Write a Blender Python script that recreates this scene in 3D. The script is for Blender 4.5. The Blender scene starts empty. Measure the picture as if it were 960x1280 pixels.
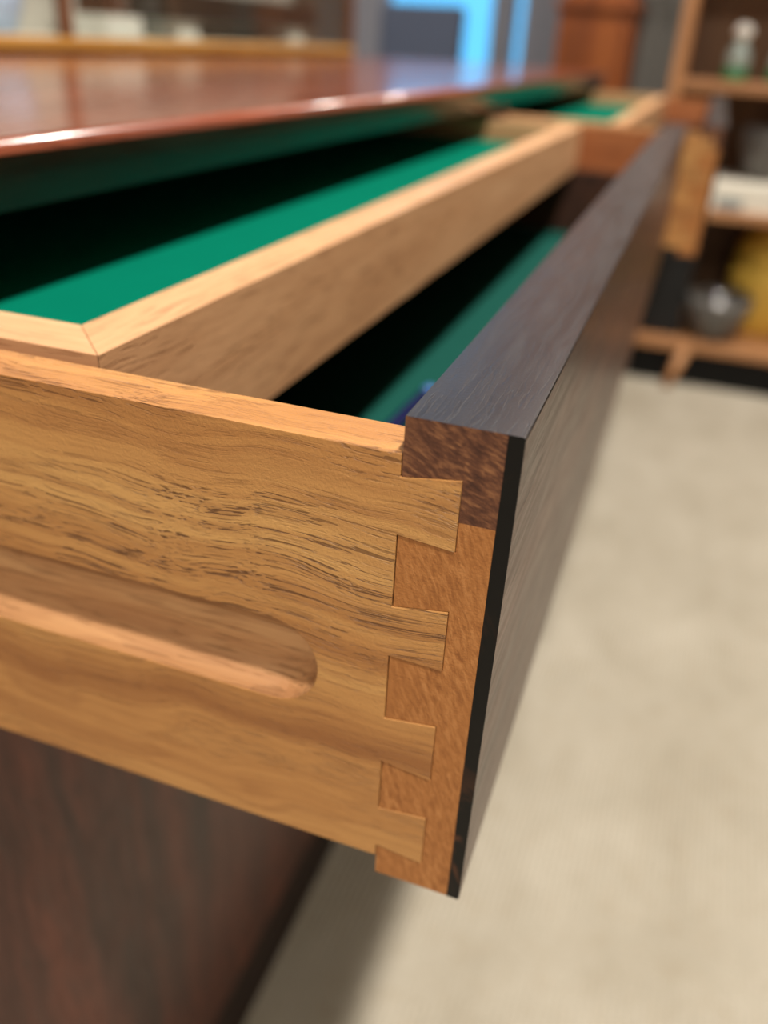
import bpy, bmesh, math, random
from mathutils import Vector, Matrix
random.seed(7)
C = bpy.context.scene.collection
S = bpy.context.scene

# ------------------------------------------------------------------ camera
# World: X = out of the sideboard towards the room, Y = along the sideboard, Z = up; the near top corner of the drawer front is the origin.
cam = bpy.data.cameras.new('camera')
cam.sensor_fit = 'HORIZONTAL'
cam.sensor_width = 36.0
cam.lens = 1042.5 / 960.0 * 36.0
cam.clip_start = 0.01
cam.clip_end = 60
cam.dof.use_dof = True
cam.dof.focus_distance = 0.180
cam.dof.aperture_fstop = 8.4
cam_o = bpy.data.objects.new('camera', cam)
C.objects.link(cam_o)
r0 = Vector((0.9403241917542032, 0.33656503383135716, 0.05014371749183689))
r1 = Vector((0.20740353095542277, -0.45005455877332884, -0.8685819877677451))
r2 = Vector((-0.2697669174473154, 0.8271486396830025, -0.49300196563657994))
M = Matrix((r0, -r1, -r2)).transposed().to_4x4()
M.translation = Vector((0.02001893, -0.14518176, 0.06400279))
cam_o.matrix_world = M
S.camera = cam_o

# ------------------------------------------------------------------ world, lamps, exposure
w = bpy.data.worlds.new('daylight')
S.world = w
w.use_nodes = True
bgn = w.node_tree.nodes['Background']
bgn.inputs['Color'].default_value = (0.13, 0.55, 1.0, 1)
bgn.inputs['Strength'].default_value = 1.6
S.view_settings.view_transform = 'Standard'
S.view_settings.look = 'None'
S.view_settings.exposure = 0.0
S.view_settings.gamma = 1.0
S.view_settings.use_curve_mapping = False
CEIL = 2.0
FLOOR = -0.70

def key_fill_lamp(x, y, power, size, col=(1.0, 0.78, 0.52), spread=180):
    l = bpy.data.lights.new('key_fill_light', 'AREA')
    l.shape = 'DISK'
    l.size = size
    l.energy = power
    l.color = col
    l.spread = math.radians(spread)
    o = bpy.data.objects.new('key_fill_light', l)
    o.location = (x, y, CEIL - 0.012)
    C.objects.link(o)
    return o
WARM = (1.0, 0.94, 0.85)
key_fill_lamp(0.40, -0.55, 54, 0.15, WARM)
key_fill_lamp(0.40, 1.00, 37, 0.13, WARM)  # unseen lamp added to brighten the floor and shelf
key_fill_lamp(0.42, 1.80, 34, 0.20, WARM)  # added fill, no visible source, placed to shine into the shelf unit
key_fill_lamp(0.42, -2.00, 32, 0.20, WARM)  # unseen fill lamp added behind the camera
key_fill_lamp(-1.60, 1.20, 22, 0.20, WARM)  # another added fill, out of view behind the sideboard

# ------------------------------------------------------------------ helpers
def new_obj(name, me, mat=None, parent=None):
    o = bpy.data.objects.new(name, me)
    if mat is not None:
        if isinstance(mat, (list, tuple)):
            for m in mat: me.materials.append(m)
        else:
            me.materials.append(mat)
    C.objects.link(o)
    if parent: o.parent = parent
    return o

def wloc(parent):
    v = Vector((0, 0, 0))
    while parent is not None:
        v += parent.location
        parent = parent.parent
    return v

def finish(name, bm, mat, parent=None, smooth=False, origin=None):
    """bm in world coordinates -> object whose mesh is relative to its parent's (or the given) origin"""
    bmesh.ops.recalc_face_normals(bm, faces=bm.faces[:])
    off = wloc(parent) if parent else (Vector(origin) if origin else Vector((0, 0, 0)))
    if off.length: bmesh.ops.translate(bm, verts=bm.verts, vec=-off)
    me = bpy.data.meshes.new(name)
    bm.to_mesh(me); bm.free()
    if smooth:
        for p in me.polygons: p.use_smooth = True
    o = new_obj(name, me, mat, parent)
    if not parent and origin: o.location = origin
    return o

def box_bm(bm, x0, x1, y0, y1, z0, z1, bev=0.0, seg=1):
    b = bmesh.new()
    bmesh.ops.create_cube(b, size=1.0)
    for v in b.verts:
        v.co = Vector((x0 + (v.co.x + .5) * (x1 - x0), y0 + (v.co.y + .5) * (y1 - y0), z0 + (v.co.z + .5) * (z1 - z0)))
    if bev:
        bmesh.ops.bevel(b, geom=b.edges[:], offset=bev, segments=seg, affect='EDGES', profile=0.5)
    tmp = bpy.data.meshes.new('tmp'); b.to_mesh(tmp); b.free()
    bm.from_mesh(tmp); bpy.data.meshes.remove(tmp)
    return bm

def box(name, x0, x1, y0, y1, z0, z1, mat, parent=None, bev=0.0, seg=1, origin=None):
    return finish(name, box_bm(bmesh.new(), x0, x1, y0, y1, z0, z1, bev, seg), mat, parent, origin=origin)

def prism_bm(bm, pts, axis, a, b):
    """extrude a 2D polygon; axis 'y': pts are (x, z); axis 'z': pts are (x, y); axis 'x': pts are (y, z)"""
    def mk(p, t):
        return {'y': (p[0], t, p[1]), 'z': (p[0], p[1], t), 'x': (t, p[0], p[1])}[axis]
    va = [bm.verts.new(mk(p, a)) for p in pts]
    vb = [bm.verts.new(mk(p, b)) for p in pts]
    bm.faces.new(va); bm.faces.new(vb[::-1])
    n = len(pts)
    for i in range(n):
        bm.faces.new((va[i], va[(i + 1) % n], vb[(i + 1) % n], vb[i]))
    bmesh.ops.recalc_face_normals(bm, faces=bm.faces[:])
    return bm

def lathe_bm(bm, prof, cx, cy, cz, n=32):
    rings = []
    for r, z in prof:
        if r < 1e-6: rings.append([bm.verts.new((cx, cy, cz + z))])
        else: rings.append([bm.verts.new((cx + r * math.cos(2 * math.pi * i / n), cy + r * math.sin(2 * math.pi * i / n), cz + z)) for i in range(n)])
    for a, b in zip(rings[:-1], rings[1:]):
        for i in range(n):
            j = (i + 1) % n
            if len(a) == 1: bm.faces.new((a[0], b[j], b[i]))
            elif len(b) == 1: bm.faces.new((a[i], a[j], b[0]))
            else: bm.faces.new((a[i], a[j], b[j], b[i]))
    return bm

def cut(o, cutters, bevel=0.0):
    """apply boolean differences and a small bevel, keep only the resulting mesh"""
    for c in cutters:
        m = o.modifiers.new('cut', 'BOOLEAN'); m.operation = 'DIFFERENCE'; m.solver = 'EXACT'; m.object = c
    if bevel:
        m = o.modifiers.new('arris', 'BEVEL'); m.width = bevel; m.segments = 2; m.limit_method = 'ANGLE'; m.angle_limit = math.radians(35)
    dg = bpy.context.evaluated_depsgraph_get(); dg.update()
    me = bpy.data.meshes.new_from_object(o.evaluated_get(dg))
    o.modifiers.clear()
    old = o.data; o.data = me; me.name = old.name
    bpy.data.meshes.remove(old)
    for c in cutters:
        d = c.data; bpy.data.objects.remove(c); bpy.data.meshes.remove(d)

def thing(name, label, cat, loc, group=None):
    o = bpy.data.objects.new(name, None)
    o.empty_display_size = 0.02
    C.objects.link(o); o.location = loc
    o['label'] = label; o['category'] = cat
    if group: o['group'] = group
    return o

def tag(o, label, cat, group=None):
    o['label'] = label; o['category'] = cat
    if group: o['group'] = group
    return o

def struct(o):
    o['kind'] = 'structure'; return o

def copy_thing(o, loc, label):
    r = o.copy(); C.objects.link(r); r.location = loc; r['label'] = label
    for ch in list(o.children):
        c = ch.copy(); C.objects.link(c); c.parent = r
        for g in list(ch.children):
            d = g.copy(); C.objects.link(d); d.parent = c
    return r

# ------------------------------------------------------------------ materials
def srgb(r, g, b):
    f = lambda c: (c / 255 / 12.92) if c / 255 <= 0.04045 else ((c / 255 + 0.055) / 1.055) ** 2.4
    return (f(r), f(g), f(b), 1)

class NT:
    def __init__(self, name):
        self.m = bpy.data.materials.new(name); self.m.use_nodes = True
        self.t = self.m.node_tree; self.b = self.t.nodes['Principled BSDF']
    def n(self, kind, **kw):
        x = self.t.nodes.new('ShaderNode' + kind)
        for k, v in kw.items(): setattr(x, k, v)
        return x
    def l(self, a, b): self.t.links.new(a, b)
    def coord(self, scale=(1, 1, 1), rot=(0, 0, 0), warp=0.0, warp_scale=20):
        tc = self.n('TexCoord'); out = tc.outputs['Object']
        if warp:
            ns = self.n('TexNoise'); ns.inputs['Scale'].default_value = warp_scale; ns.inputs['Detail'].default_value = 2
            self.l(out, ns.inputs['Vector'])
            sb = self.n('VectorMath', operation='SUBTRACT'); self.l(ns.outputs['Color'], sb.inputs[0]); sb.inputs[1].default_value = (.5, .5, .5)
            sc = self.n('VectorMath', operation='SCALE'); self.l(sb.outputs[0], sc.inputs[0]); sc.inputs['Scale'].default_value = warp
            ad = self.n('VectorMath', operation='ADD'); self.l(out, ad.inputs[0]); self.l(sc.outputs[0], ad.inputs[1]); out = ad.outputs[0]
        r = self.n('Mapping'); r.inputs['Rotation'].default_value = rot; self.l(out, r.inputs['Vector'])
        mp = self.n('Mapping'); mp.inputs['Scale'].default_value = scale; self.l(r.outputs[0], mp.inputs['Vector'])
        return mp.outputs[0]
    def noise(self, vec, scale=1.0, detail=3, rough=0.5, dist=0.0):
        x = self.n('TexNoise'); x.inputs['Scale'].default_value = scale; x.inputs['Detail'].default_value = detail
        x.inputs['Roughness'].default_value = rough; x.inputs['Distortion'].default_value = dist
        self.l(vec, x.inputs['Vector']); return x.outputs['Fac']
    def ramp(self, fac, stops):
        x = self.n('ValToRGB'); e = x.color_ramp.elements
        while len(e) < len(stops): e.new(0.5)
        for k, (p, c) in zip(e, stops):
            k.position = p; k.color = c if len(c) == 4 else (*c, 1)
        self.l(fac, x.inputs['Fac']); return x.outputs['Color']
    def step(self, fac, a, b, lo=0.0, hi=1.0):
        x = self.n('MapRange'); x.interpolation_type = 'SMOOTHSTEP'
        x.inputs['From Min'].default_value = a; x.inputs['From Max'].default_value = b
        x.inputs['To Min'].default_value = lo; x.inputs['To Max'].default_value = hi
        self.l(fac, x.inputs['Value']); return x.outputs['Result']
    def mul(self, a, b):
        x = self.n('Math', operation='MULTIPLY')
        for i, v in enumerate((a, b)):
            if isinstance(v, (int, float)): x.inputs[i].default_value = v
            else: self.l(v, x.inputs[i])
        return x.outputs[0]
    def add(self, a, b):
        x = self.n('Math', operation='ADD')
        for i, v in enumerate((a, b)):
            if isinstance(v, (int, float)): x.inputs[i].default_value = v
            else: self.l(v, x.inputs[i])
        return x.outputs[0]
    def mix(self, fac, a, b, mode='MIX'):
        x = self.n('Mix', data_type='RGBA', blend_type=mode)
        if isinstance(fac, (int, float)): x.inputs['Factor'].default_value = fac
        else: self.l(fac, x.inputs['Factor'])
        for i, v in ((6, a), (7, b)):
            if isinstance(v, tuple): x.inputs[i].default_value = v if len(v) == 4 else (*v, 1)
            else: self.l(v, x.inputs[i])
        return x.outputs[2]
    def bump(self, h, strength, dist=0.001):
        x = self.n('Bump'); x.inputs['Strength'].default_value = strength; x.inputs['Distance'].default_value = dist
        self.l(h, x.inputs['Height']); self.l(x.outputs[0], self.b.inputs['Normal'])
    def set(self, color=None, rough=None, spec=None, coat=None, coat_rough=None, metal=None, ior=None, trans=None):
        I = self.b.inputs
        for k, v in (('Base Color', color), ('Roughness', rough), ('Specular IOR Level', spec), ('Coat Weight', coat),
                     ('Coat Roughness', coat_rough), ('Metallic', metal), ('IOR', ior), ('Transmission Weight', trans)):
            if v is None: continue
            if isinstance(v, (int, float, tuple)): I[k].default_value = v
            else: self.l(v, I[k])
        return self.m

def axis_scale(axis, along, across):
    return tuple(along if a == axis else across for a in 'xyz')

def wood(name, light, mid, dark, axis, band=30, pore=900, pore_amt=0.6, pore_col=None, rough=0.5, spec=0.4, coat=0.0, coat_rough=0.1,
         bump=0.35, warp=0.006, rot=(0, 0, 0), stretch=0.07, patch=18.0, ring_amt=0.22, pore_z=None):
    k = NT(name)
    v = k.coord(axis_scale(axis, stretch, 1.0), rot, warp, 16)
    fig = k.noise(v, band, 3, 0.55, 0.6)
    col = k.ramp(fig, [(0.28, dark), (0.47, mid), (0.70, light)])
    fine = k.noise(v, band * 9, 4, 0.65, 0.3)
    col = k.mix(k.step(fine, 0.40, 0.70, 0, 0.38), col, dark)
    pv = k.coord(axis_scale(axis, stretch * 0.9, 1.0), rot, warp, 16)
    pn = k.noise(pv, pore, 2, 0.6, 0.2)
    pat = k.noise(k.coord(axis_scale(axis, 0.35, 1.0), rot), patch, 2, 0.5, 0.3)
    rg = k.n('Math', operation='SINE'); k.l(k.mul(fig, 105.0), rg.inputs[0])
    ring = k.step(rg.outputs[0], -0.6, 0.7, 0.25, 1.0)
    col = k.mix(k.step(rg.outputs[0], -0.2, 1.0, 0, ring_amt), col, dark)
    pmask = k.mul(ring, k.mul(k.step(pn, 0.535, 0.60), k.step(pat, 0.36, 0.56, 0.18, 1.0)))
    if pore_z:
        sz = k.n('SeparateXYZ'); k.l(k.coord(), sz.inputs[0])
        pmask = k.mul(pmask, k.step(sz.outputs['Z'], pore_z[0], pore_z[1], 0.35, 1.0))
    pc = pore_col or tuple(c * 0.35 for c in dark[:3]) + (1,)
    col = k.mix(k.mul(pmask, pore_amt), col, pc)
    micro = k.noise(k.coord((1, 1, 1)), 1400, 3, 0.6)
    h = k.add(k.mul(pmask, -1.0), k.mul(micro, 0.55))
    k.bump(h, bump, 0.0004)
    k.set(color=col, rough=k.step(fine, 0.3, 0.7, rough - 0.06, rough + 0.08), spec=spec, coat=coat, coat_rough=coat_rough)
    return k.m

def endgrain(name, light, mid, dark, ang, rough=0.55, scale=420, amt=1.0):
    k = NT(name)
    v = k.coord((1.0, 1.0, 0.28), (0, ang, 0), 0.004, 30)
    a = k.noise(v, scale, 3, 0.6, 0.3)
    col = k.ramp(a, [(0.33, dark), (0.50, mid), (0.68, light)])
    big = k.noise(k.coord((1, 1, 0.35), (0, ang * 0.4, 0)), 55, 3, 0.5, 0.4)
    col = k.mix(k.step(big, 0.38, 0.66, 0, 0.55), col, mid)
    k.bump(k.add(k.mul(a, 0.8), k.noise(k.coord(), 1500, 2)), 0.4 * amt, 0.0004)
    k.set(color=col, rough=rough, spec=0.35)
    return k.m

SIDE = wood('drawer_side_wood', srgb(214, 165, 101), srgb(191, 136, 78), srgb(152, 98, 53), 'x', band=34, pore=1900, pore_amt=0.8, rough=0.42, spec=0.45, bump=0.8, pore_col=srgb(80, 44, 22), stretch=0.026, patch=24, warp=0.016, ring_amt=0.24, pore_z=(0.055, 0.092))
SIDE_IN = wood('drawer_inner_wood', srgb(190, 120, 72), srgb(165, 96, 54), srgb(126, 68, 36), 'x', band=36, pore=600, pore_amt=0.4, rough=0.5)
TRAYW = wood('tray_rail_wood', srgb(220, 176, 133), srgb(206, 158, 115), srgb(178, 130, 90), 'y', band=26, pore=900, pore_amt=0.45, rough=0.45, spec=0.4, pore_col=srgb(130, 84, 50))
TRAYX = wood('tray_end_wood', srgb(220, 176, 133), srgb(206, 158, 115), srgb(178, 130, 90), 'x', band=26, pore=900, pore_amt=0.45, rough=0.45, spec=0.4, pore_col=srgb(130, 84, 50))
GROOVE = wood('groove_wood', srgb(222, 176, 126), srgb(202, 152, 104), srgb(166, 114, 74), 'x', band=50, pore=900, pore_amt=0.3, rough=0.5, bump=0.7)
CORE = endgrain('front_core_wood', srgb(192, 132, 78), srgb(172, 112, 60), srgb(146, 90, 46), 0.35, scale=1000)
STRIP_END = endgrain('strip_end_grain', srgb(150, 102, 68), srgb(100, 62, 44), srgb(64, 38, 29), 1.15, scale=950)
STRIP = wood('strip_top_wood', srgb(64, 59, 61), srgb(51, 46, 48), srgb(39, 34, 36), 'y', band=30, pore=1100, pore_amt=0.3, rough=0.36, spec=0.7, coat=0.25, coat_rough=0.3, bump=0.25)
VENEER = wood('face_veneer_wood', srgb(98, 56, 42), srgb(74, 40, 30), srgb(46, 24, 20), 'y', band=40, pore=900, pore_amt=0.6, rough=0.34, spec=0.5, coat=0.15, coat_rough=0.22, bump=0.5)
def ebony():
    k = NT('ebonised_edge')
    n = k.noise(k.coord((1, 1, 0.5), (0, 0.3, 0)), 120, 3, 0.6, 0.5)
    zc = k.n('SeparateXYZ'); k.l(k.coord(), zc.inputs[0])
    low = k.step(zc.outputs['Z'], 0.055, 0.02)
    col = k.mix(k.mul(k.step(n, 0.50, 0.62), k.add(k.mul(low, 0.75), 0.08)), srgb(14, 13, 13), srgb(92, 56, 36))
    k.bump(n, 0.3, 0.0006)
    return k.set(color=col, rough=0.4, spec=0.25)
EBONY = ebony()
ROSE = wood('rosewood_panel', srgb(110, 52, 34), srgb(80, 36, 24), srgb(34, 16, 12), 'z', band=34, pore=600, pore_amt=0.5, rough=0.36, spec=0.4, bump=0.2, warp=0.02)
PLINTH = wood('dark_plinth_wood', srgb(44, 18, 12), srgb(32, 13, 9), srgb(20, 9, 7), 'y', band=34, rough=0.5, spec=0.3, bump=0.1)
ROSE_TOP = wood('rosewood_top', srgb(178, 94, 62), srgb(152, 74, 46), srgb(108, 48, 30), 'y', band=16, pore=300, pore_amt=0.3, rough=0.3, spec=0.6, coat=0.9, coat_rough=0.12, bump=0.05, warp=0.02)
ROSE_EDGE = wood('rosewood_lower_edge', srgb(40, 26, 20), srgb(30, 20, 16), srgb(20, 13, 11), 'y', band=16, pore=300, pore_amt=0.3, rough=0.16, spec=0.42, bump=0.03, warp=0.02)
CARC = wood('carcass_wood', srgb(92, 56, 36), srgb(72, 42, 28), srgb(46, 26, 18), 'y', band=20, rough=0.55, bump=0.1)

def felt(name, c):
    k = NT(name)
    n = k.noise(k.coord(), 1800, 3, 0.7)
    b = k.noise(k.coord(), 30, 3)
    col = k.mix(k.step(n, 0.3, 0.7, 0, 0.35), c, tuple(x * 0.7 for x in c[:3]) + (1,))
    col = k.mix(k.step(b, 0.3, 0.7, 0, 0.2), col, tuple(x * 0.75 for x in c[:3]) + (1,))
    k.bump(n, 0.5, 0.0006)
    return k.set(color=col, rough=1.0, spec=0.03)
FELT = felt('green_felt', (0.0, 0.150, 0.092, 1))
FELT_SHADED = felt('shaded_green_felt', (0.010, 0.072, 0.056, 1))  # green felt darkened in colour for the dim light deep in the drawer

def plain(name, c, rough=0.6, spec=0.4, bump=0.15, scale=60, var=0.12, coat=0.0, metal=0.0, axis=None):
    k = NT(name)
    sc = axis_scale(axis, 0.08, 1.0) if axis else (1, 1, 1)
    n = k.noise(k.coord(sc), scale, 4, 0.6, 0.3)
    col = k.mix(k.step(n, 0.3, 0.7, 0, 1), c, tuple(x * (1 - var * 2.2) for x in c[:3]) + (1,))
    k.bump(n, bump, 0.001)
    return k.set(color=col, rough=rough, spec=spec, coat=coat, metal=metal)

def glass(name, c=(1, 1, 1, 1), rough=0.02, ior=1.45):
    k = NT(name)
    n = k.noise(k.coord(), 40, 2); k.bump(n, 0.03, 0.0005)
    return k.set(color=c, rough=rough, trans=1.0, ior=ior)

def carpet():
    k = NT('ribbed_carpet')
    v = k.coord((1, 1, 1), (0, 0, 0.02))
    wv = k.n('TexWave', wave_type='BANDS', bands_direction='X'); wv.inputs['Scale'].default_value = 45; wv.inputs['Distortion'].default_value = 1.2
    wv.inputs['Detail'].default_value = 2; wv.inputs['Detail Scale'].default_value = 3
    k.l(v, wv.inputs['Vector'])
    loops = k.noise(k.coord((1, 0.5, 1)), 330, 3, 0.6)
    big = k.noise(k.coord((1, 0.6, 1)), 9, 4, 0.6, 0.4)
    mot = k.noise(k.coord(), 40, 3, 0.6)
    col = k.ramp(big, [(0.30, srgb(180, 171, 154)), (0.70, srgb(203, 195, 179))])
    col = k.mix(k.step(mot, 0.45, 0.75, 0, 0.3), col, srgb(176, 160, 136))
    col = k.mix(k.step(wv.outputs['Fac'], 0.2, 0.9, 0.22, 0.0), col, srgb(128, 116, 96))
    col = k.mix(k.step(loops, 0.35, 0.65, 0.25, 0.0), col, srgb(132, 120, 98))
    k.bump(k.add(wv.outputs['Fac'], loops), 0.6, 0.004)
    return k.set(color=col, rough=0.95, spec=0.1)
CARPET = carpet()
WALL_GREY = plain('lavender_grey_paint', srgb(140, 140, 148), 0.8, 0.2, 0.05, 200, 0.02)
WALL_DARK = plain('warm_grey_paint', srgb(128, 124, 118), 0.8, 0.2, 0.05, 200, 0.03)
WHITE = plain('white_paint', srgb(200, 196, 188), 0.7, 0.3, 0.05, 200, 0.02)
GILT = wood('gilded_frame_wood', srgb(206, 160, 84), srgb(186, 136, 62), srgb(140, 94, 40), 'y', band=30, rough=0.35, spec=0.6, pore_amt=0.2, bump=0.15)
POSTW = wood('brown_post_wood', srgb(128, 84, 54), srgb(106, 66, 42), srgb(76, 46, 28), 'z', band=20, rough=0.45, bump=0.1)
SHELFW = wood('shelf_light_wood', srgb(196, 144, 98), srgb(176, 124, 82), srgb(140, 94, 58), 'x', band=14, pore=200, pore_amt=0.25, rough=0.5, bump=0.1)
SHELFZ = wood('shelf_upright_wood', srgb(196, 144, 98), srgb(176, 124, 82), srgb(140, 94, 58), 'z', band=14, pore=200, pore_amt=0.25, rough=0.5, bump=0.1)
SHELFB = wood('shelf_back_wood', srgb(124, 92, 64), srgb(104, 74, 50), srgb(76, 52, 36), 'z', band=10, pore=200, pore_amt=0.2, rough=0.6, bump=0.1)
CHERRY = wood('orange_brown_wood', srgb(176, 100, 44), srgb(148, 78, 32), srgb(98, 48, 20), 'z', band=14, pore=200, pore_amt=0.3, rough=0.4, spec=0.5, bump=0.1)
BLACKP = plain('black_paint', srgb(18, 18, 18), 0.6, 0.2, 0.05, 60, 0.1)
FROST = plain('frosted_glass', srgb(146, 158, 152), 0.35, 0.5, 0.05, 60, 0.05)
GREENG = plain('green_glass', srgb(40, 128, 84), 0.15, 0.6, 0.02, 60, 0.05, coat=0.5)
SMOKE = glass('smoky_glass', srgb(120, 116, 112), 0.12, 1.45)
SMOKE.node_tree.nodes['Principled BSDF'].inputs['Transmission Weight'].default_value = 0.4

# ------------------------------------------------------------------ room shell
X0, X1, Y0, Y1 = -2.6, 3.2, -3.0, 3.3
struct(box('floor', X0 - .1, X1 + .1, Y0 - .1, Y1 + .1, FLOOR - 0.06, FLOOR, CARPET))
struct(box('ceiling', X0 - .1, X1 + .1, Y0 - .1, Y1 + .1, CEIL, CEIL + 0.06, WHITE))
struct(box('wall_left', X0 - .1, X0, Y0, Y1, FLOOR, CEIL, WALL_GREY))
struct(box('wall_right', X1, X1 + .1, Y0, Y1, FLOOR, CEIL, WHITE))
struct(box('wall_front', X0 - .1, X1 + .1, Y0 - .1, Y0, FLOOR, CEIL, WHITE))
# back wall with a wide and a narrow window opening
WX = [(-1.225, -0.795), (-0.730, -0.684)]
WZ0, WZ1 = -0.45, 1.15
bm = bmesh.new()
xs = [X0 - .1, WX[0][0], WX[0][1], WX[1][0], WX[1][1], X1 + .1]
for i in (0, 2):
    box_bm(bm, xs[i], xs[i + 1], Y1, Y1 + .12, FLOOR, CEIL)
for a, b in WX:
    box_bm(bm, a, b, Y1, Y1 + .12, FLOOR, WZ0); box_bm(bm, a, b, Y1, Y1 + .12, WZ1, CEIL)
box_bm(bm, WX[1][1], -0.52, Y1, Y1 + .12, FLOOR, CEIL)
struct(finish('wall_back', bm, WALL_GREY))
struct(box('wall_back_right', -0.52, X1 + .1, Y1 - 0.02, Y1 + .12, FLOOR, CEIL, WALL_DARK))
struct(box('baseboard_back', X0, X1, Y1 - 0.035, Y1 - 0.02, FLOOR, FLOOR + 0.09, WHITE, bev=0.003))
FRAMEW = plain('window_frame_paint', srgb(150, 152, 164), 0.5, 0.4, 0.05, 100, 0.03)
def pane_glass():
    m = bpy.data.materials.new('window_glass'); m.use_nodes = True; t = m.node_tree; t.nodes.clear()
    o = t.nodes.new('ShaderNodeOutputMaterial'); mx = t.nodes.new('ShaderNodeMixShader'); tr = t.nodes.new('ShaderNodeBsdfTransparent')
    gl_ = t.nodes.new('ShaderNodeBsdfGlossy'); gl_.inputs['Roughness'].default_value = 0.02; lw = t.nodes.new('ShaderNodeLayerWeight'); pw = t.nodes.new('ShaderNodeMath'); pw.operation = 'POWER'; pw.inputs[1].default_value = 4.0; fr = t.nodes.new('ShaderNodeMath'); fr.operation = 'MULTIPLY_ADD'; fr.inputs[1].default_value = 0.9; fr.inputs[2].default_value = 0.04; t.links.new(lw.outputs['Facing'], pw.inputs[0]); t.links.new(pw.outputs[0], fr.inputs[0])
    tr.inputs['Color'].default_value = (0.97, 0.98, 0.98, 1)
    t.links.new(fr.outputs[0], mx.inputs[0]); t.links.new(tr.outputs[0], mx.inputs[1]); t.links.new(gl_.outputs[0], mx.inputs[2]); t.links.new(mx.outputs[0], o.inputs[0])
    return m
PANE = pane_glass()
for i, (a, b) in enumerate(WX):
    bm = bmesh.new(); t = 0.014 if i == 0 else 0.006
    box_bm(bm, a, a + t, Y1 + .03, Y1 + .08, WZ0, WZ1); box_bm(bm, b - t, b, Y1 + .03, Y1 + .08, WZ0, WZ1)
    box_bm(bm, a + t, b - t, Y1 + .03, Y1 + .08, WZ0, WZ0 + .03); box_bm(bm, a + t, b - t, Y1 + .03, Y1 + .08, WZ1 - .03, WZ1)
    win = struct(finish('window_%d' % (i + 1), bm, FRAMEW))
    box('pane', a + t, b - t, Y1 + .052, Y1 + .057, WZ0 + .03, WZ1 - .03, PANE, win)

# ------------------------------------------------------------------ sideboard
XF = -0.200          # plane of its front
TOPZ = 0.0285
LEN1 = 1.806
XB = -0.90
side = thing('sideboard', 'long rosewood sideboard with a glossy reddish top and two open drawers', 'sideboard', ((XF + XB) / 2, 0.893, FLOOR))
# top with rounded front edge
R = 0.0045; zb = 0.0052
prof = [(XF - 0.0034, zb), (XF, 0.0236)]
for i in range(0, 9):
    a = math.pi / 2 * i / 8
    prof.append((XF - R + R * math.cos(a), TOPZ - R + R * math.sin(a)))
prof += [(XB, TOPZ), (XB, zb)]
bm = prism_bm(bmesh.new(), prof, 'y', -0.03, LEN1 + 0.012)
topo = finish('top', bm, [ROSE_TOP, ROSE_EDGE], side)
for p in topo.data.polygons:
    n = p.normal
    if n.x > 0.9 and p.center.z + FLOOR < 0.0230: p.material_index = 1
    if 0.02 < n.x and n.z > 0.01 and abs(n.y) < 0.5: p.use_smooth = True
zd0 = -0.1415        # underside of the drawer row
box('end_panel', XB, XF - 0.001, -0.0200, -0.0025, FLOOR + 0.08, zb, ROSE, side, 0.001)
box('end_panel', XB, XF - 0.001, LEN1 - 0.0145, LEN1 + 0.003, FLOOR + 0.08, zb, ROSE, side, 0.001)
box('partition', XB + .01, XF - 0.001, 0.8875, 0.9005, zd0, zb, ROSE, side, 0.0005)
box('drawer_shelf', XB + .01, XF - 0.002, -0.0025, LEN1 - 0.0145, zd0 - 0.016, zd0 - 0.0005, CARC, side)
box('back_panel', XB, XB + 0.01, -0.0025, LEN1 - 0.0145, FLOOR + 0.08, zb, CARC, side)
box('bottom_panel', XB + .01, XF - 0.022, -0.0025, LEN1 - 0.0145, FLOOR + 0.08, FLOOR + 0.098, CARC, side)
ydoor = [-0.0195, 0.437, 0.893, 1.349, LEN1 + 0.0025]
for i in range(4):
    box('door', XF - 0.020, XF, ydoor[i] + 0.001, ydoor[i + 1] - 0.001, FLOOR + 0.081, zd0 - 0.0175, ROSE, side, 0.0012)
box('plinth', XB + .03, XF - 0.001, -0.019, LEN1 + 0.002, FLOOR, FLOOR + 0.079, PLINTH, side, 0.001)

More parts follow.
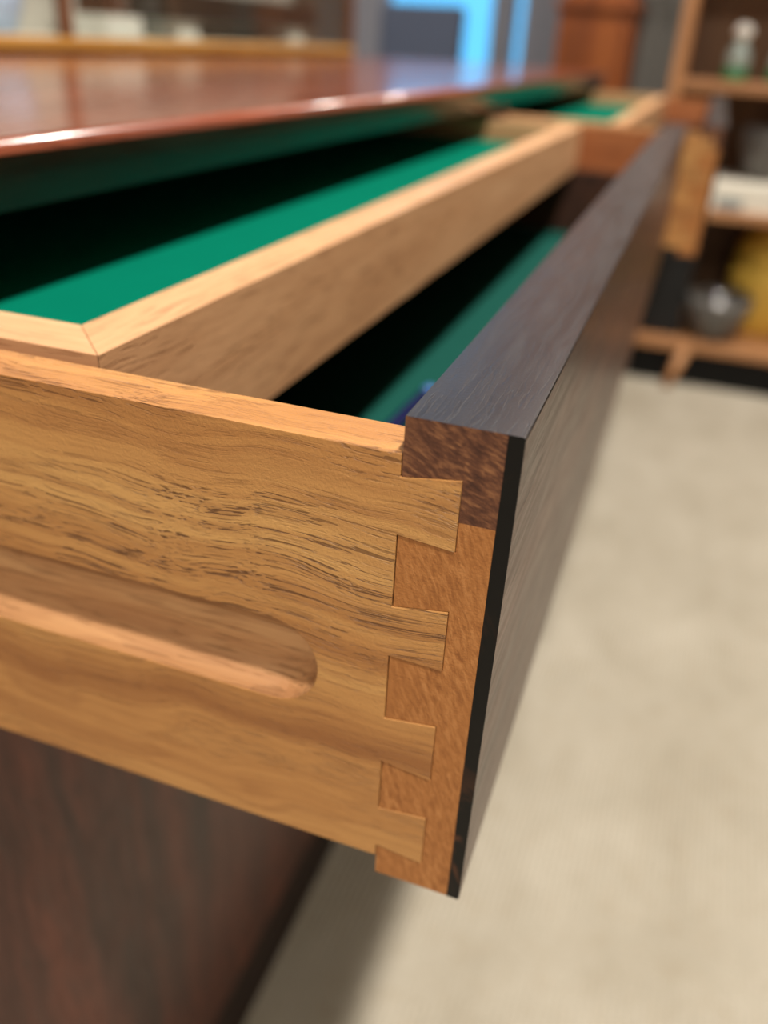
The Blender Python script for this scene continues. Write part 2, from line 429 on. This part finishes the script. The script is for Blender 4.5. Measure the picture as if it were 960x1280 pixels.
# ------------------------------------------------------------------ drawer (near one is built, the far one is a copy)
T = 0.024; TB = 0.0034; H = 0.1360; TS = 0.0135; HS = 0.0083; HB = 0.1290; LEN = 0.8850; XBK = -0.62; TD = 0.0112
ZB = -H
def make_drawer():
    d = thing('drawer', 'near open drawer, golden side with dovetails and a groove, dark front', 'drawer', (0, 0, ZB), 'open drawers of the sideboard')
    # dovetail outlines: (z top at mouth, z bottom at mouth, z top at end, z bottom at end)
    tails = [(-0.0134, -0.0273, -0.0115, -0.0285), (-0.0460, -0.0600, -0.0438, -0.0605), (-0.0792, -0.0937, -0.0775, -0.0955), (-0.1105, -0.1250, -0.1090, -0.1265)]
    def side_panel(y0, y1, outer, mats):
        pts = [(XBK, -HS), (-T - 0.0002, -HS)]
        for a, b, c, e in tails:
            pts += [(-T - 0.0002, a - .0001), (-TD - .0001, c - .0001), (-TD - .0001, e + .0001), (-T - 0.0002, b + .0001)]
        pts += [(-T - 0.0002, -HB), (XBK, -HB)]
        bm = prism_bm(bmesh.new(), pts, 'y', y0, y1)
        s = finish('side_panel', bm, mats[0], d)
        # runner groove: round-ended slot open at the back
        gz0, gz1 = -0.0830, -0.0578; gr = (gz1 - gz0) / 2; gx = -0.0545; depth = 0.0092
        bmc = bmesh.new(); nst = 14; layers = []
        yo = outer; sgn = 1 if outer == y0 else -1
        for (dep, ins) in [(-0.002, 0.0)] + [(0.0012 + (depth - 0.0012) * math.sin(math.pi / 2 * q / 9), 0.0092 * (1 - math.cos(math.pi / 2 * q / 9))) for q in range(10)]:
            ring = [(XBK - .05, gz1 - ins)]
            for i in range(nst + 1):
                a = math.pi / 2 - math.pi * i / nst
                ring.append((gx + (gr - ins) * math.cos(a), (gz0 + gz1) / 2 + (gr - ins) * math.sin(a)))
            ring.append((XBK - .05, gz0 + ins))
            layers.append([bmc.verts.new((x, yo + sgn * dep, z)) for x, z in ring])
        for A, B in zip(layers[:-1], layers[1:]):
            n = len(A)
            for i in range(n): bmc.faces.new((A[i], A[(i + 1) % n], B[(i + 1) % n], B[i]))
        bmc.faces.new(layers[0]); bmc.faces.new(layers[-1][::-1])
        c = finish('cutter', bmc, mats[1], d)
        cut(s, [c], 0.00018)
        # faces inside the slot carry the paler groove wood
        if len(s.data.materials) < 2: s.data.materials.append(mats[1])
        for p in s.data.polygons:
            ctr = p.center + Vector((0, 0, ZB))
            dy = (ctr.y - outer) * sgn
            if 0.0002 < dy < TS - 0.002 and ctr.z < gz1 + 0.0004 and ctr.z > gz0 - 0.0004 and ctr.x < gx + gr + 0.0004 and abs(p.normal.x) < 1.01:
                if not (ctr.x < XBK + 0.001): p.material_index = 1
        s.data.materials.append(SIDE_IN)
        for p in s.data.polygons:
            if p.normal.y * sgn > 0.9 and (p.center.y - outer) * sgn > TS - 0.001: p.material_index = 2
        return s
    #SIDES
    side_panel(-0.0003, TS, -0.0003, (SIDE, GROOVE))
    side_panel(LEN - TS, LEN + 0.0003, LEN + 0.0003, (SIDE, GROOVE))
    # drawer front: dark lipping strip over a lighter core, sockets cut for the tails
    zs = -0.0212
    def sockets():
        out = []
        for y0, y1 in ((-0.004, TS), (LEN - TS, LEN + 0.004)):
            bm = bmesh.new()
            for a, b, c, e in tails:
                prism_bm(bm, [(-T - 0.004, a + 0.0006), (-T, a), (-TD, c), (-TD, e), (-T, b), (-T - 0.004, b - 0.0006)], 'y', y0, y1)
            out.append(finish('cutter', bm, None, d))
        return out
    core = box('front_core', -T, -TB, 0, LEN, -H, zs, CORE, d)
    cut(core, sockets(), 0.00018)
    strip = box('top_strip', -T, -TB, 0, LEN, zs, 0, [STRIP_END, STRIP], d)
    cut(strip, sockets(), 0.0)
    for p in strip.data.polygons:
        p.material_index = 1 if (p.normal.z > 0.3 or abs(p.normal.x) > 0.9) and p.center.z + ZB > -0.0205 else 0
    strip['label'] = 'dark brown strip along the top of the front'
    e_ = 0.0006
    vp = [(-TB, -H), (-e_, -H), (-e_ * .3, -H + e_ * .3), (0, -H + e_), (0, -e_), (-e_ * .3, -e_ * .3), (-e_, 0), (-TB, 0)]
    ven = finish('face_veneer', prism_bm(bmesh.new(), vp, 'y', 0, LEN), [VENEER, EBONY, STRIP], d)
    for p in ven.data.polygons:
        p.material_index = 1 if abs(p.normal.y) > 0.6 else (2 if p.normal.z > 0.8 else (1 if p.normal.z > 0.2 else 0))
    ven['label'] = 'brown veneer face with a black edge'
    # back, bottom with felt, runners for the tray
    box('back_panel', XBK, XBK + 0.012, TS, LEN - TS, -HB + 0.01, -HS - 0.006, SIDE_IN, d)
    bot = box('drawer_bottom', XBK + 0.012, -T, TS, LEN - TS, -0.1255, -0.1212, CARC, d)
    fl = box('felt_lining', XBK + 0.012, -T - .0002, TS + .0002, LEN - TS - .0002, -0.1211, -0.1198, FELT_SHADED, bot)
    fl['label'] = 'green felt lining with shade put into its colour'
    box('tray_runner', XBK + 0.013, -T - 0.001, TS, TS + 0.0035, -0.1195, -0.0526, CARC, d, 0.0004)
    box('tray_runner', XBK + 0.013, -T - 0.001, LEN - TS - 0.0035, LEN - TS, -0.1195, -0.0526, CARC, d, 0.0004)
    return d
D1 = make_drawer()
D2OFF = Vector((0.040, 0.9030, 0))

def make_tray():
    x1, xi, x0 = -0.1095, -0.1280, -0.56
    y0, yi = 0.0182, 0.0362
    y1 = LEN - TS - 0.0042
    zt, zb_ = -0.0072, -0.0522
    t = thing('felt_tray', 'near sliding tray, pale wooden rails around bright green felt', 'tray', (x1, y0, zb_), 'sliding trays in the drawers')
    zf = -0.0285
    # mitred rails
    bm = bmesh.new(); prism_bm(bm, [(x1, y0), (x1, y1), (xi, y1 - 0.0185), (xi, yi)], 'z', zb_, zt)
    o = finish('front_rail', bm, TRAYW, t); cut(o, [], 0.00015)
    bm = bmesh.new(); prism_bm(bm, [(x1 - .0002, y0), (xi - .0002, yi), (x0 + 0.0185, yi), (x0, y0)], 'z', zb_, zt)
    o = finish('end_rail', bm, TRAYX, t); cut(o, [], 0.00015)
    bm = bmesh.new(); prism_bm(bm, [(x1 - .0002, y1), (xi - .0002, y1 - 0.0185), (x0 + 0.0185, y1 - 0.0185), (x0, y1)], 'z', zb_, zt)
    o = finish('end_rail', bm, TRAYX, t); cut(o, [], 0.00015)
    bm = bmesh.new(); prism_bm(bm, [(x0, y0 + .0002), (x0, y1 - .0002), (x0 + 0.0185, y1 - 0.0187), (x0 + 0.0185, yi + .0002)], 'z', zb_, zt)
    o = finish('back_rail', bm, TRAYW, t); cut(o, [], 0.00015)
    box('tray_bottom', x0 + 0.0186, xi - .0001, yi + .0001, y1 - 0.0186, zf - 0.006, zf - 0.0014, CARC, t)
    fl = box('felt_lining', x0 + 0.0186, xi - .0001, yi + .0001, y1 - 0.0186, zf - 0.0013, zf, FELT, t)
    fl['label'] = 'bright green felt lining'
    return t
T1 = make_tray()
D2 = copy_thing(D1, D1.location + D2OFF, 'far open drawer, pulled out beyond the end of the near one')
T2 = copy_thing(T1, T1.location + D2OFF, 'far sliding tray of green felt, behind the near tray')

# navy pen lying on the felt behind the drawer front
def tube_bm(bm, a, b, prof, n=14):
    a, b = Vector(a), Vector(b); d = (b - a); L = d.length; d.normalize()
    u = d.orthogonal().normalized(); v = d.cross(u)
    rings = []
    for t, r in prof:
        c = a + d * (L * t)
        rings.append([bm.verts.new(c + (u * math.cos(2 * math.pi * i / n) + v * math.sin(2 * math.pi * i / n)) * max(r, 1e-5)) for i in range(n)])
    for A, B in zip(rings[:-1], rings[1:]):
        for i in range(n): bm.faces.new((A[i], A[(i + 1) % n], B[(i + 1) % n], B[i]))
    bm.faces.new(rings[0][::-1]); bm.faces.new(rings[-1])
    return bm
NAVY = plain('navy_plastic', srgb(10, 16, 70), 0.3, 0.5, 0.02, 100, 0.05, coat=0.4)
PALEB = plain('pale_blue_plastic', srgb(70, 110, 180), 0.3, 0.5, 0.02, 100, 0.05)
pr = 0.0042; pz = -0.1198 + pr + 0.0002
pen = thing('pen', 'navy blue pen lying on the dark felt behind the near drawer front', 'pen', (-0.1035, 0.245, -0.1197))
finish('barrel', tube_bm(bmesh.new(), (-0.1075, 0.165, pz), (-0.1030, 0.296, pz), [(0, .003), (.015, pr), (.5, pr), (.97, pr * .95), (1, pr * .9)]), NAVY, pen, True)
cp = finish('cap_end', tube_bm(bmesh.new(), (-0.1030, 0.2962, pz), (-0.1025, 0.309, pz), [(0, pr * .9), (.7, pr * .85), (1, .002)]), PALEB, pen, True)
cp['label'] = 'pale blue end'

# ------------------------------------------------------------------ glass display case on the sideboard top
cx0, cx1, cy0, cy1 = -0.865, -0.720, 0.10, 1.738
Z = TOPZ
case = thing('display_case', 'long glass display case in a gilded wooden frame on the sideboard top', 'display case', ((cx0 + cx1) / 2, (cy0 + cy1) / 2, Z))
box('front_rail', cx1 - 0.014, cx1, cy0, cy1, Z + 0.0050, Z + 0.0180, GILT, case, 0.0015)
box('shaded_base_strip', cx0 + .01, cx1 - 0.005, cy0 + .004, cy1 - .004, Z + 0.0001, Z + 0.0049, BLACKP, case)  # recessed base coloured black to draw the contact shadow under the case
box('back_rail', cx0, cx0 + 0.012, cy0, cy1, Z + 0.0050, Z + 0.0180, GILT, case, 0.0015)
for y in (cy0, 0.805, cy1 - 0.022):
    box('post', cx1 - 0.014, cx1 - 0.001, y, y + (0.016 if y < cy1 - .03 else 0.022), Z + 0.0181, Z + 0.50, POSTW, case, 0.001)
box('base_board', cx0 + 0.012, cx1 - 0.0142, cy0 + .002, cy1 - .002, Z + 0.005, Z + 0.0185, plain('pale_case_lining', srgb(226, 226, 216), 0.8, 0.2, 0.05, 80, 0.04), case)
box('back_board', cx0 + .002, cx0 + 0.008, cy0 + .002, cy1 - .002, Z + 0.0181, Z + 0.50, plain('grey_case_back', srgb(196, 190, 178), 0.7, 0.3, 0.05, 8, 0.12, axis='y'), case)
box('end_panel', cx0 + 0.010, cx1 - 0.0145, cy1 - 0.012, cy1 - 0.004, Z + 0.0187, Z + 0.50, plain('grey_case_end', srgb(110, 96, 84), 0.7, 0.3, 0.05, 20, 0.1), case)
box('top_rail', cx1 - 0.014, cx1, cy0, cy1, Z + 0.5005, Z + 0.52, GILT, case, 0.0015)
box('top_rail', cx0, cx0 + 0.014, cy0, cy1, Z + 0.5005, Z + 0.52, GILT, case, 0.0015)
box('top_glass', cx0 + 0.0142, cx1 - 0.0142, cy0 + .001, cy1 - .001, Z + 0.505, Z + 0.509, PANE, case)
for a, b in ((cy0 + 0.0165, 0.8045), (0.8215, cy1 - 0.0225)):
    box('glass_pane', cx1 - 0.010, cx1 - 0.007, a, b, Z + 0.0183, Z + 0.50, PANE, case)
# things inside the case
PORC = plain('pale_blue_porcelain', srgb(186, 204, 232), 0.25, 0.5, 0.02, 60, 0.04, coat=0.5)
bz = Z + 0.0187
cup = lathe_bm(bmesh.new(), [(0, 0.001), (.016, .001), (.018, .004), (.026, .022), (.031, .050), (.0295, .050), (.024, .022), (.015, .006), (0, .006)], -0.79, 0.775, bz, 28)
tag(finish('cup', cup, PORC, None, True, (-0.79, 0.775, bz)), 'pale blue porcelain cup inside the display case', 'cup')
BRW = plain('brown_leather', srgb(92, 60, 40), 0.5, 0.4, 0.1, 80, 0.1)
PALE = plain('pale_block_paint', srgb(222, 220, 210), 0.7, 0.3, 0.03, 60, 0.03)
tag(box('display_block', -0.835, -0.765, 0.950, 1.030, bz, bz + 0.026, PALE, None, 0.001, origin=(-0.80, 0.99, bz)), 'low white display block under the small brown box in the display case', 'block')
bb = bz + 0.0262
bx = thing('box', 'small brown lidded box on a white block inside the display case', 'box', (-0.80, 0.99, bb))
box('body', -0.825, -0.775, 0.965, 1.015, bb, bb + 0.022, BRW, bx, 0.001)
box('lid', -0.827, -0.773, 0.963, 1.017, bb + 0.0222, bb + 0.034, BRW, bx, 0.003, 2)
DKM = plain('dark_bronze', srgb(72, 64, 56), 0.4, 0.5, 0.05, 50, 0.1, metal=0.4)
st = thing('display_stand', 'long dark display stand on pale feet at the far end inside the display case', 'stand', (-0.80, 1.37, bz))
box('foot', -0.83, -0.775, 1.14, 1.20, bz, bz + 0.026, PALE, st, 0.001)
box('foot', -0.83, -0.775, 1.54, 1.60, bz, bz + 0.026, PALE, st, 0.001)
box('board', -0.84, -0.765, 1.10, 1.64, bz + 0.0262, bz + 0.065, DKM, st, 0.002)

# ------------------------------------------------------------------ chair before the window
GREYF = plain('grey_upholstery', srgb(96, 104, 124), 0.9, 0.2, 0.2, 300, 0.06)
LEGD = plain('dark_leg_wood', srgb(60, 44, 34), 0.5, 0.4, 0.05, 40, 0.1)
ch = thing('chair', 'dark grey upholstered chair standing before the bright blue window', 'chair', (-0.93, 2.72, FLOOR))
def soft_box(name, x0, x1, y0, y1, z0, z1, mat, parent, bev, lean=0.0):
    bm = box_bm(bmesh.new(), x0, x1, y0, y1, z0, z1, bev, 4)
    for v in bm.verts: v.co.y += lean * (v.co.z - z0)
    return finish(name, bm, mat, parent, True)
soft_box('seat', -1.085, -0.79, 2.52, 2.90, FLOOR + 0.38, FLOOR + 0.46, GREYF, ch, 0.02)
soft_box('backrest', -1.080, -0.795, 2.84, 2.90, FLOOR + 0.462, FLOOR + 0.868, GREYF, ch, 0.02, 0.08)
for lx in (-1.065, -0.825):
    for ly in (2.54, 2.85):
        finish('leg', tube_bm(bmesh.new(), (lx, ly, FLOOR), (lx, ly, FLOOR + 0.3795), [(0, .010), (1, .016)], 10), LEGD, ch, True)

# ------------------------------------------------------------------ tall wooden cabinet behind the sideboard's far end
tc = thing('tall_cabinet', 'tall orange-brown wooden cabinet beyond the far end of the sideboard', 'cabinet', (-0.295, 2.42, FLOOR))
box('base', -0.400, -0.195, 2.30, 2.54, FLOOR, FLOOR + 0.06, CHERRY, tc, 0.003)
box('body', -0.392, -0.203, 2.31, 2.54, FLOOR + 0.0602, 0.150, CHERRY, tc, 0.003)
box('door', -0.375, -0.220, 2.300, 2.3098, FLOOR + 0.10, 0.120, CHERRY, tc, 0.003)
box('moulding', -0.402, -0.193, 2.295, 2.545, 0.1502, 0.172, CHERRY, tc, 0.006, 2)
box('upper_body', -0.384, -0.211, 2.318, 2.53, 0.1722, 0.95, CHERRY, tc, 0.003)
box('cornice', -0.40, -0.195, 2.30, 2.545, 0.9502, 1.0, CHERRY, tc, 0.008, 2)
# small white globe wall lamp is off; its glass only catches the light
gl = thing('wall_lamp', 'small white globe wall lamp on the grey wall beside the tall cabinet', 'lamp', (-0.245, Y1 - 0.02, 0.24))
WG = plain('opal_glass', srgb(236, 234, 228), 0.15, 0.6, 0.0, 50, 0.01, coat=0.6)
bm = bmesh.new(); bmesh.ops.create_uvsphere(bm, u_segments=24, v_segments=14, radius=0.036); bmesh.ops.translate(bm, verts=bm.verts, vec=(-0.248, Y1 - 0.105, 0.262))
finish('globe', bm, WG, gl, True)
finish('arm', tube_bm(bmesh.new(), (-0.248, Y1 - 0.0208, 0.262), (-0.248, Y1 - 0.0692, 0.262), [(0, .018), (.15, .018), (.2, .006), (1, .006)], 14), DKM, gl, True)

# ------------------------------------------------------------------ open shelf unit at the right
sx0, sx1, sy0, sy1 = -0.085, 0.86, 2.10, 2.42
su = thing('shelf_unit', 'open wooden shelf unit on splayed legs holding glassware', 'shelf', ((sx0 + sx1) / 2, (sy0 + sy1) / 2, FLOOR))
zs_top, zs_mid, zs_bot = 0.018, -0.254, -0.578
box('upright', sx0, sx0 + 0.027, sy0, sy1, zs_bot - 0.026, 0.90, SHELFZ, su, 0.002)
box('upright', sx1 - 0.027, sx1, sy0, sy1, zs_bot - 0.026, 0.90, SHELFZ, su, 0.002)
for zt in (zs_top, zs_mid, zs_bot, 0.36, 0.70):
    box('shelf', sx0 + 0.0272, sx1 - 0.0272, sy0 + .002, sy1 - 0.01, zt - (0.026 if zt < -.5 else 0.022), zt, SHELFW, su, 0.002)
box('back_panel', sx0 + 0.0272, sx1 - 0.0272, sy1 - 0.0098, sy1, zs_bot - 0.02, 0.90, SHELFB, su)
box('top_panel', sx0, sx1, sy0, sy1, 0.9002, 0.925, SHELFW, su, 0.002)
kp = box('kick_panel', sx0 + 0.03, sx1 - 0.03, 2.135, 2.15, FLOOR, zs_bot - 0.0265, BLACKP, su)
kp['label'] = 'black panel behind the front legs'
for lx, dx in ((0.085, -0.032), (0.69, 0.032)):
    for ly, dy in ((2.118, -0.040), (2.37, 0.025)):
        finish('leg', tube_bm(bmesh.new(), (lx + dx, ly + dy, FLOOR), (lx, ly, zs_bot - 0.0262), [(0, .011), (1, .017)], 12), SHELFZ, su, True)

# bottles on the upper shelf: green base, clear neck, glass stopper
def bottle(x, y, label):
    b = thing('bottle', label, 'bottle', (x, y, zs_top), 'glass bottles on the upper shelf')
    z = zs_top + 0.0004
    finish('base', lathe_bm(bmesh.new(), [(0, 0), (.027, 0), (.030, .004), (.030, .022), (.028, .026), (0, .026)], x, y, z, 24), GREENG, b, True)
    finish('body', lathe_bm(bmesh.new(), [(0, .0262), (.025, .0262), (.027, .030), (.027, .050), (.021, .066), (.0135, .076), (.0135, .084), (.0115, .084), (.0115, .076), (.019, .065), (.0245, .050), (.0245, .034), (0, .030)], x, y, z, 24), FROST, b, True)
    finish('stopper', lathe_bm(bmesh.new(), [(0, .0842), (.010, .0842), (.012, .087), (.019, .094), (.021, .102), (.017, .111), (.008, .116), (0, .117)], x, y, z, 24), WG, b, True)
    return b
bottle(0.052, 2.20, 'stoppered glass bottle with a green base, nearer the left upright of the shelf')
bottle(0.152, 2.21, 'stoppered glass bottle with a green base at the right edge of the photo')

# middle shelf: flat white box with glass bowl on it
wb = thing('box', 'flat white cardboard box on the middle shelf', 'box', (0.20, 2.22, zs_mid))
WCARD = plain('white_card', srgb(228, 222, 208), 0.7, 0.3, 0.05, 60, 0.03)
box('body', 0.055, 0.385, 2.115, 2.33, zs_mid + 0.0003, zs_mid + 0.044, WCARD, wb, 0.001)
box('lid', 0.0525, 0.3875, 2.1125, 2.3325, zs_mid + 0.030, zs_mid + 0.062, WCARD, wb, 0.002)
box('side_label', 0.075, 0.135, 2.1118, 2.1124, zs_mid + 0.004, zs_mid + 0.026, plain('grey_label', srgb(140, 150, 152), 0.6, 0.3, 0.02, 60, 0.05), wb)
z = zs_mid + 0.0624
bowl = lathe_bm(bmesh.new(), [(0, .001), (.03, .001), (.033, .006), (.05, .03), (.068, .085), (.0705, .120), (.068, .120), (.065, .085), (.047, .032), (.028, .010), (0, .009)], 0.165, 2.22, z, 36)
tag(finish('bowl', bowl, SMOKE, None, True, (0.165, 2.22, z)), 'deep pale glass bowl standing on the flat white box', 'bowl')

# bottom shelf: black box, glass bowl, yellow vase
BLK = plain('black_card', srgb(30, 30, 30), 0.6, 0.3, 0.05, 60, 0.1)
z = zs_bot + 0.0003
kb = thing('box', 'tall black storage box at the left end of the bottom shelf', 'box', (0.035, 2.25, z))
box('body', -0.045, 0.058, 2.14, 2.36, z, z + 0.185, BLK, kb, 0.002)
box('lid', -0.048, 0.061, 2.137, 2.363, z + 0.1855, z + 0.225, BLK, kb, 0.003)
prof = [(0, .001), (.045, .001), (.05, .008)]
for i in range(1, 15):
    a = -math.pi / 2 + math.pi * i / 16
    prof.append((max(.104 * math.cos(a), .03), .160 + .115 * math.sin(a)))
prof = [p for p in prof if p[1] >= 0]
yv = NT('yellow_woven_fibre')
wvn = yv.n('TexWave', wave_type='BANDS', bands_direction='Z'); wvn.inputs['Scale'].default_value = 30; wvn.inputs['Distortion'].default_value = 3
yv.l(yv.coord(), wvn.inputs['Vector'])
yv.bump(wvn.outputs['Fac'], 0.6, 0.004)
YEL = yv.set(color=yv.mix(wvn.outputs['Fac'], srgb(216, 166, 52), srgb(244, 206, 96)), rough=0.6)
prof = [(0, .001), (.06, .001), (.066, .01), (.086, .07), (.097, .13), (.098, .175), (.090, .225), (.070, .262), (.034, .280), (.030, .286), (0, .288)]
ya = thing('basket', 'round yellow woven lidded basket behind the glass bowl on the bottom shelf', 'basket', (0.250, 2.306, z))
finish('body', lathe_bm(bmesh.new(), prof[:6] + [(0, .1752)], 0.250, 2.306, z, 40), YEL, ya, True)
finish('lid', lathe_bm(bmesh.new(), [(0, .1755), (.099, .1755)] + prof[6:], 0.250, 2.306, z, 40), YEL, ya, True)
bowl = lathe_bm(bmesh.new(), [(0, .001), (.036, .001), (.040, .008), (.062, .035), (.079, .085), (.080, .115), (.077, .115), (.075, .085), (.058, .037), (.034, .012), (0, .011)], 0.140, 2.165, z, 30)
for v in bowl.verts:
    a = math.atan2(v.co.y - 2.165, v.co.x - 0.140); rr = math.hypot(v.co.x - .140, v.co.y - 2.165)
    if rr > .05:
        k_ = 1 + 0.035 * math.cos(10 * a); v.co.x = .140 + (v.co.x - .140) * k_; v.co.y = 2.165 + (v.co.y - 2.165) * k_
tag(finish('bowl', bowl, SMOKE, None, True, (0.140, 2.165, z)), 'fluted smoky glass bowl at the front of the bottom shelf', 'bowl')
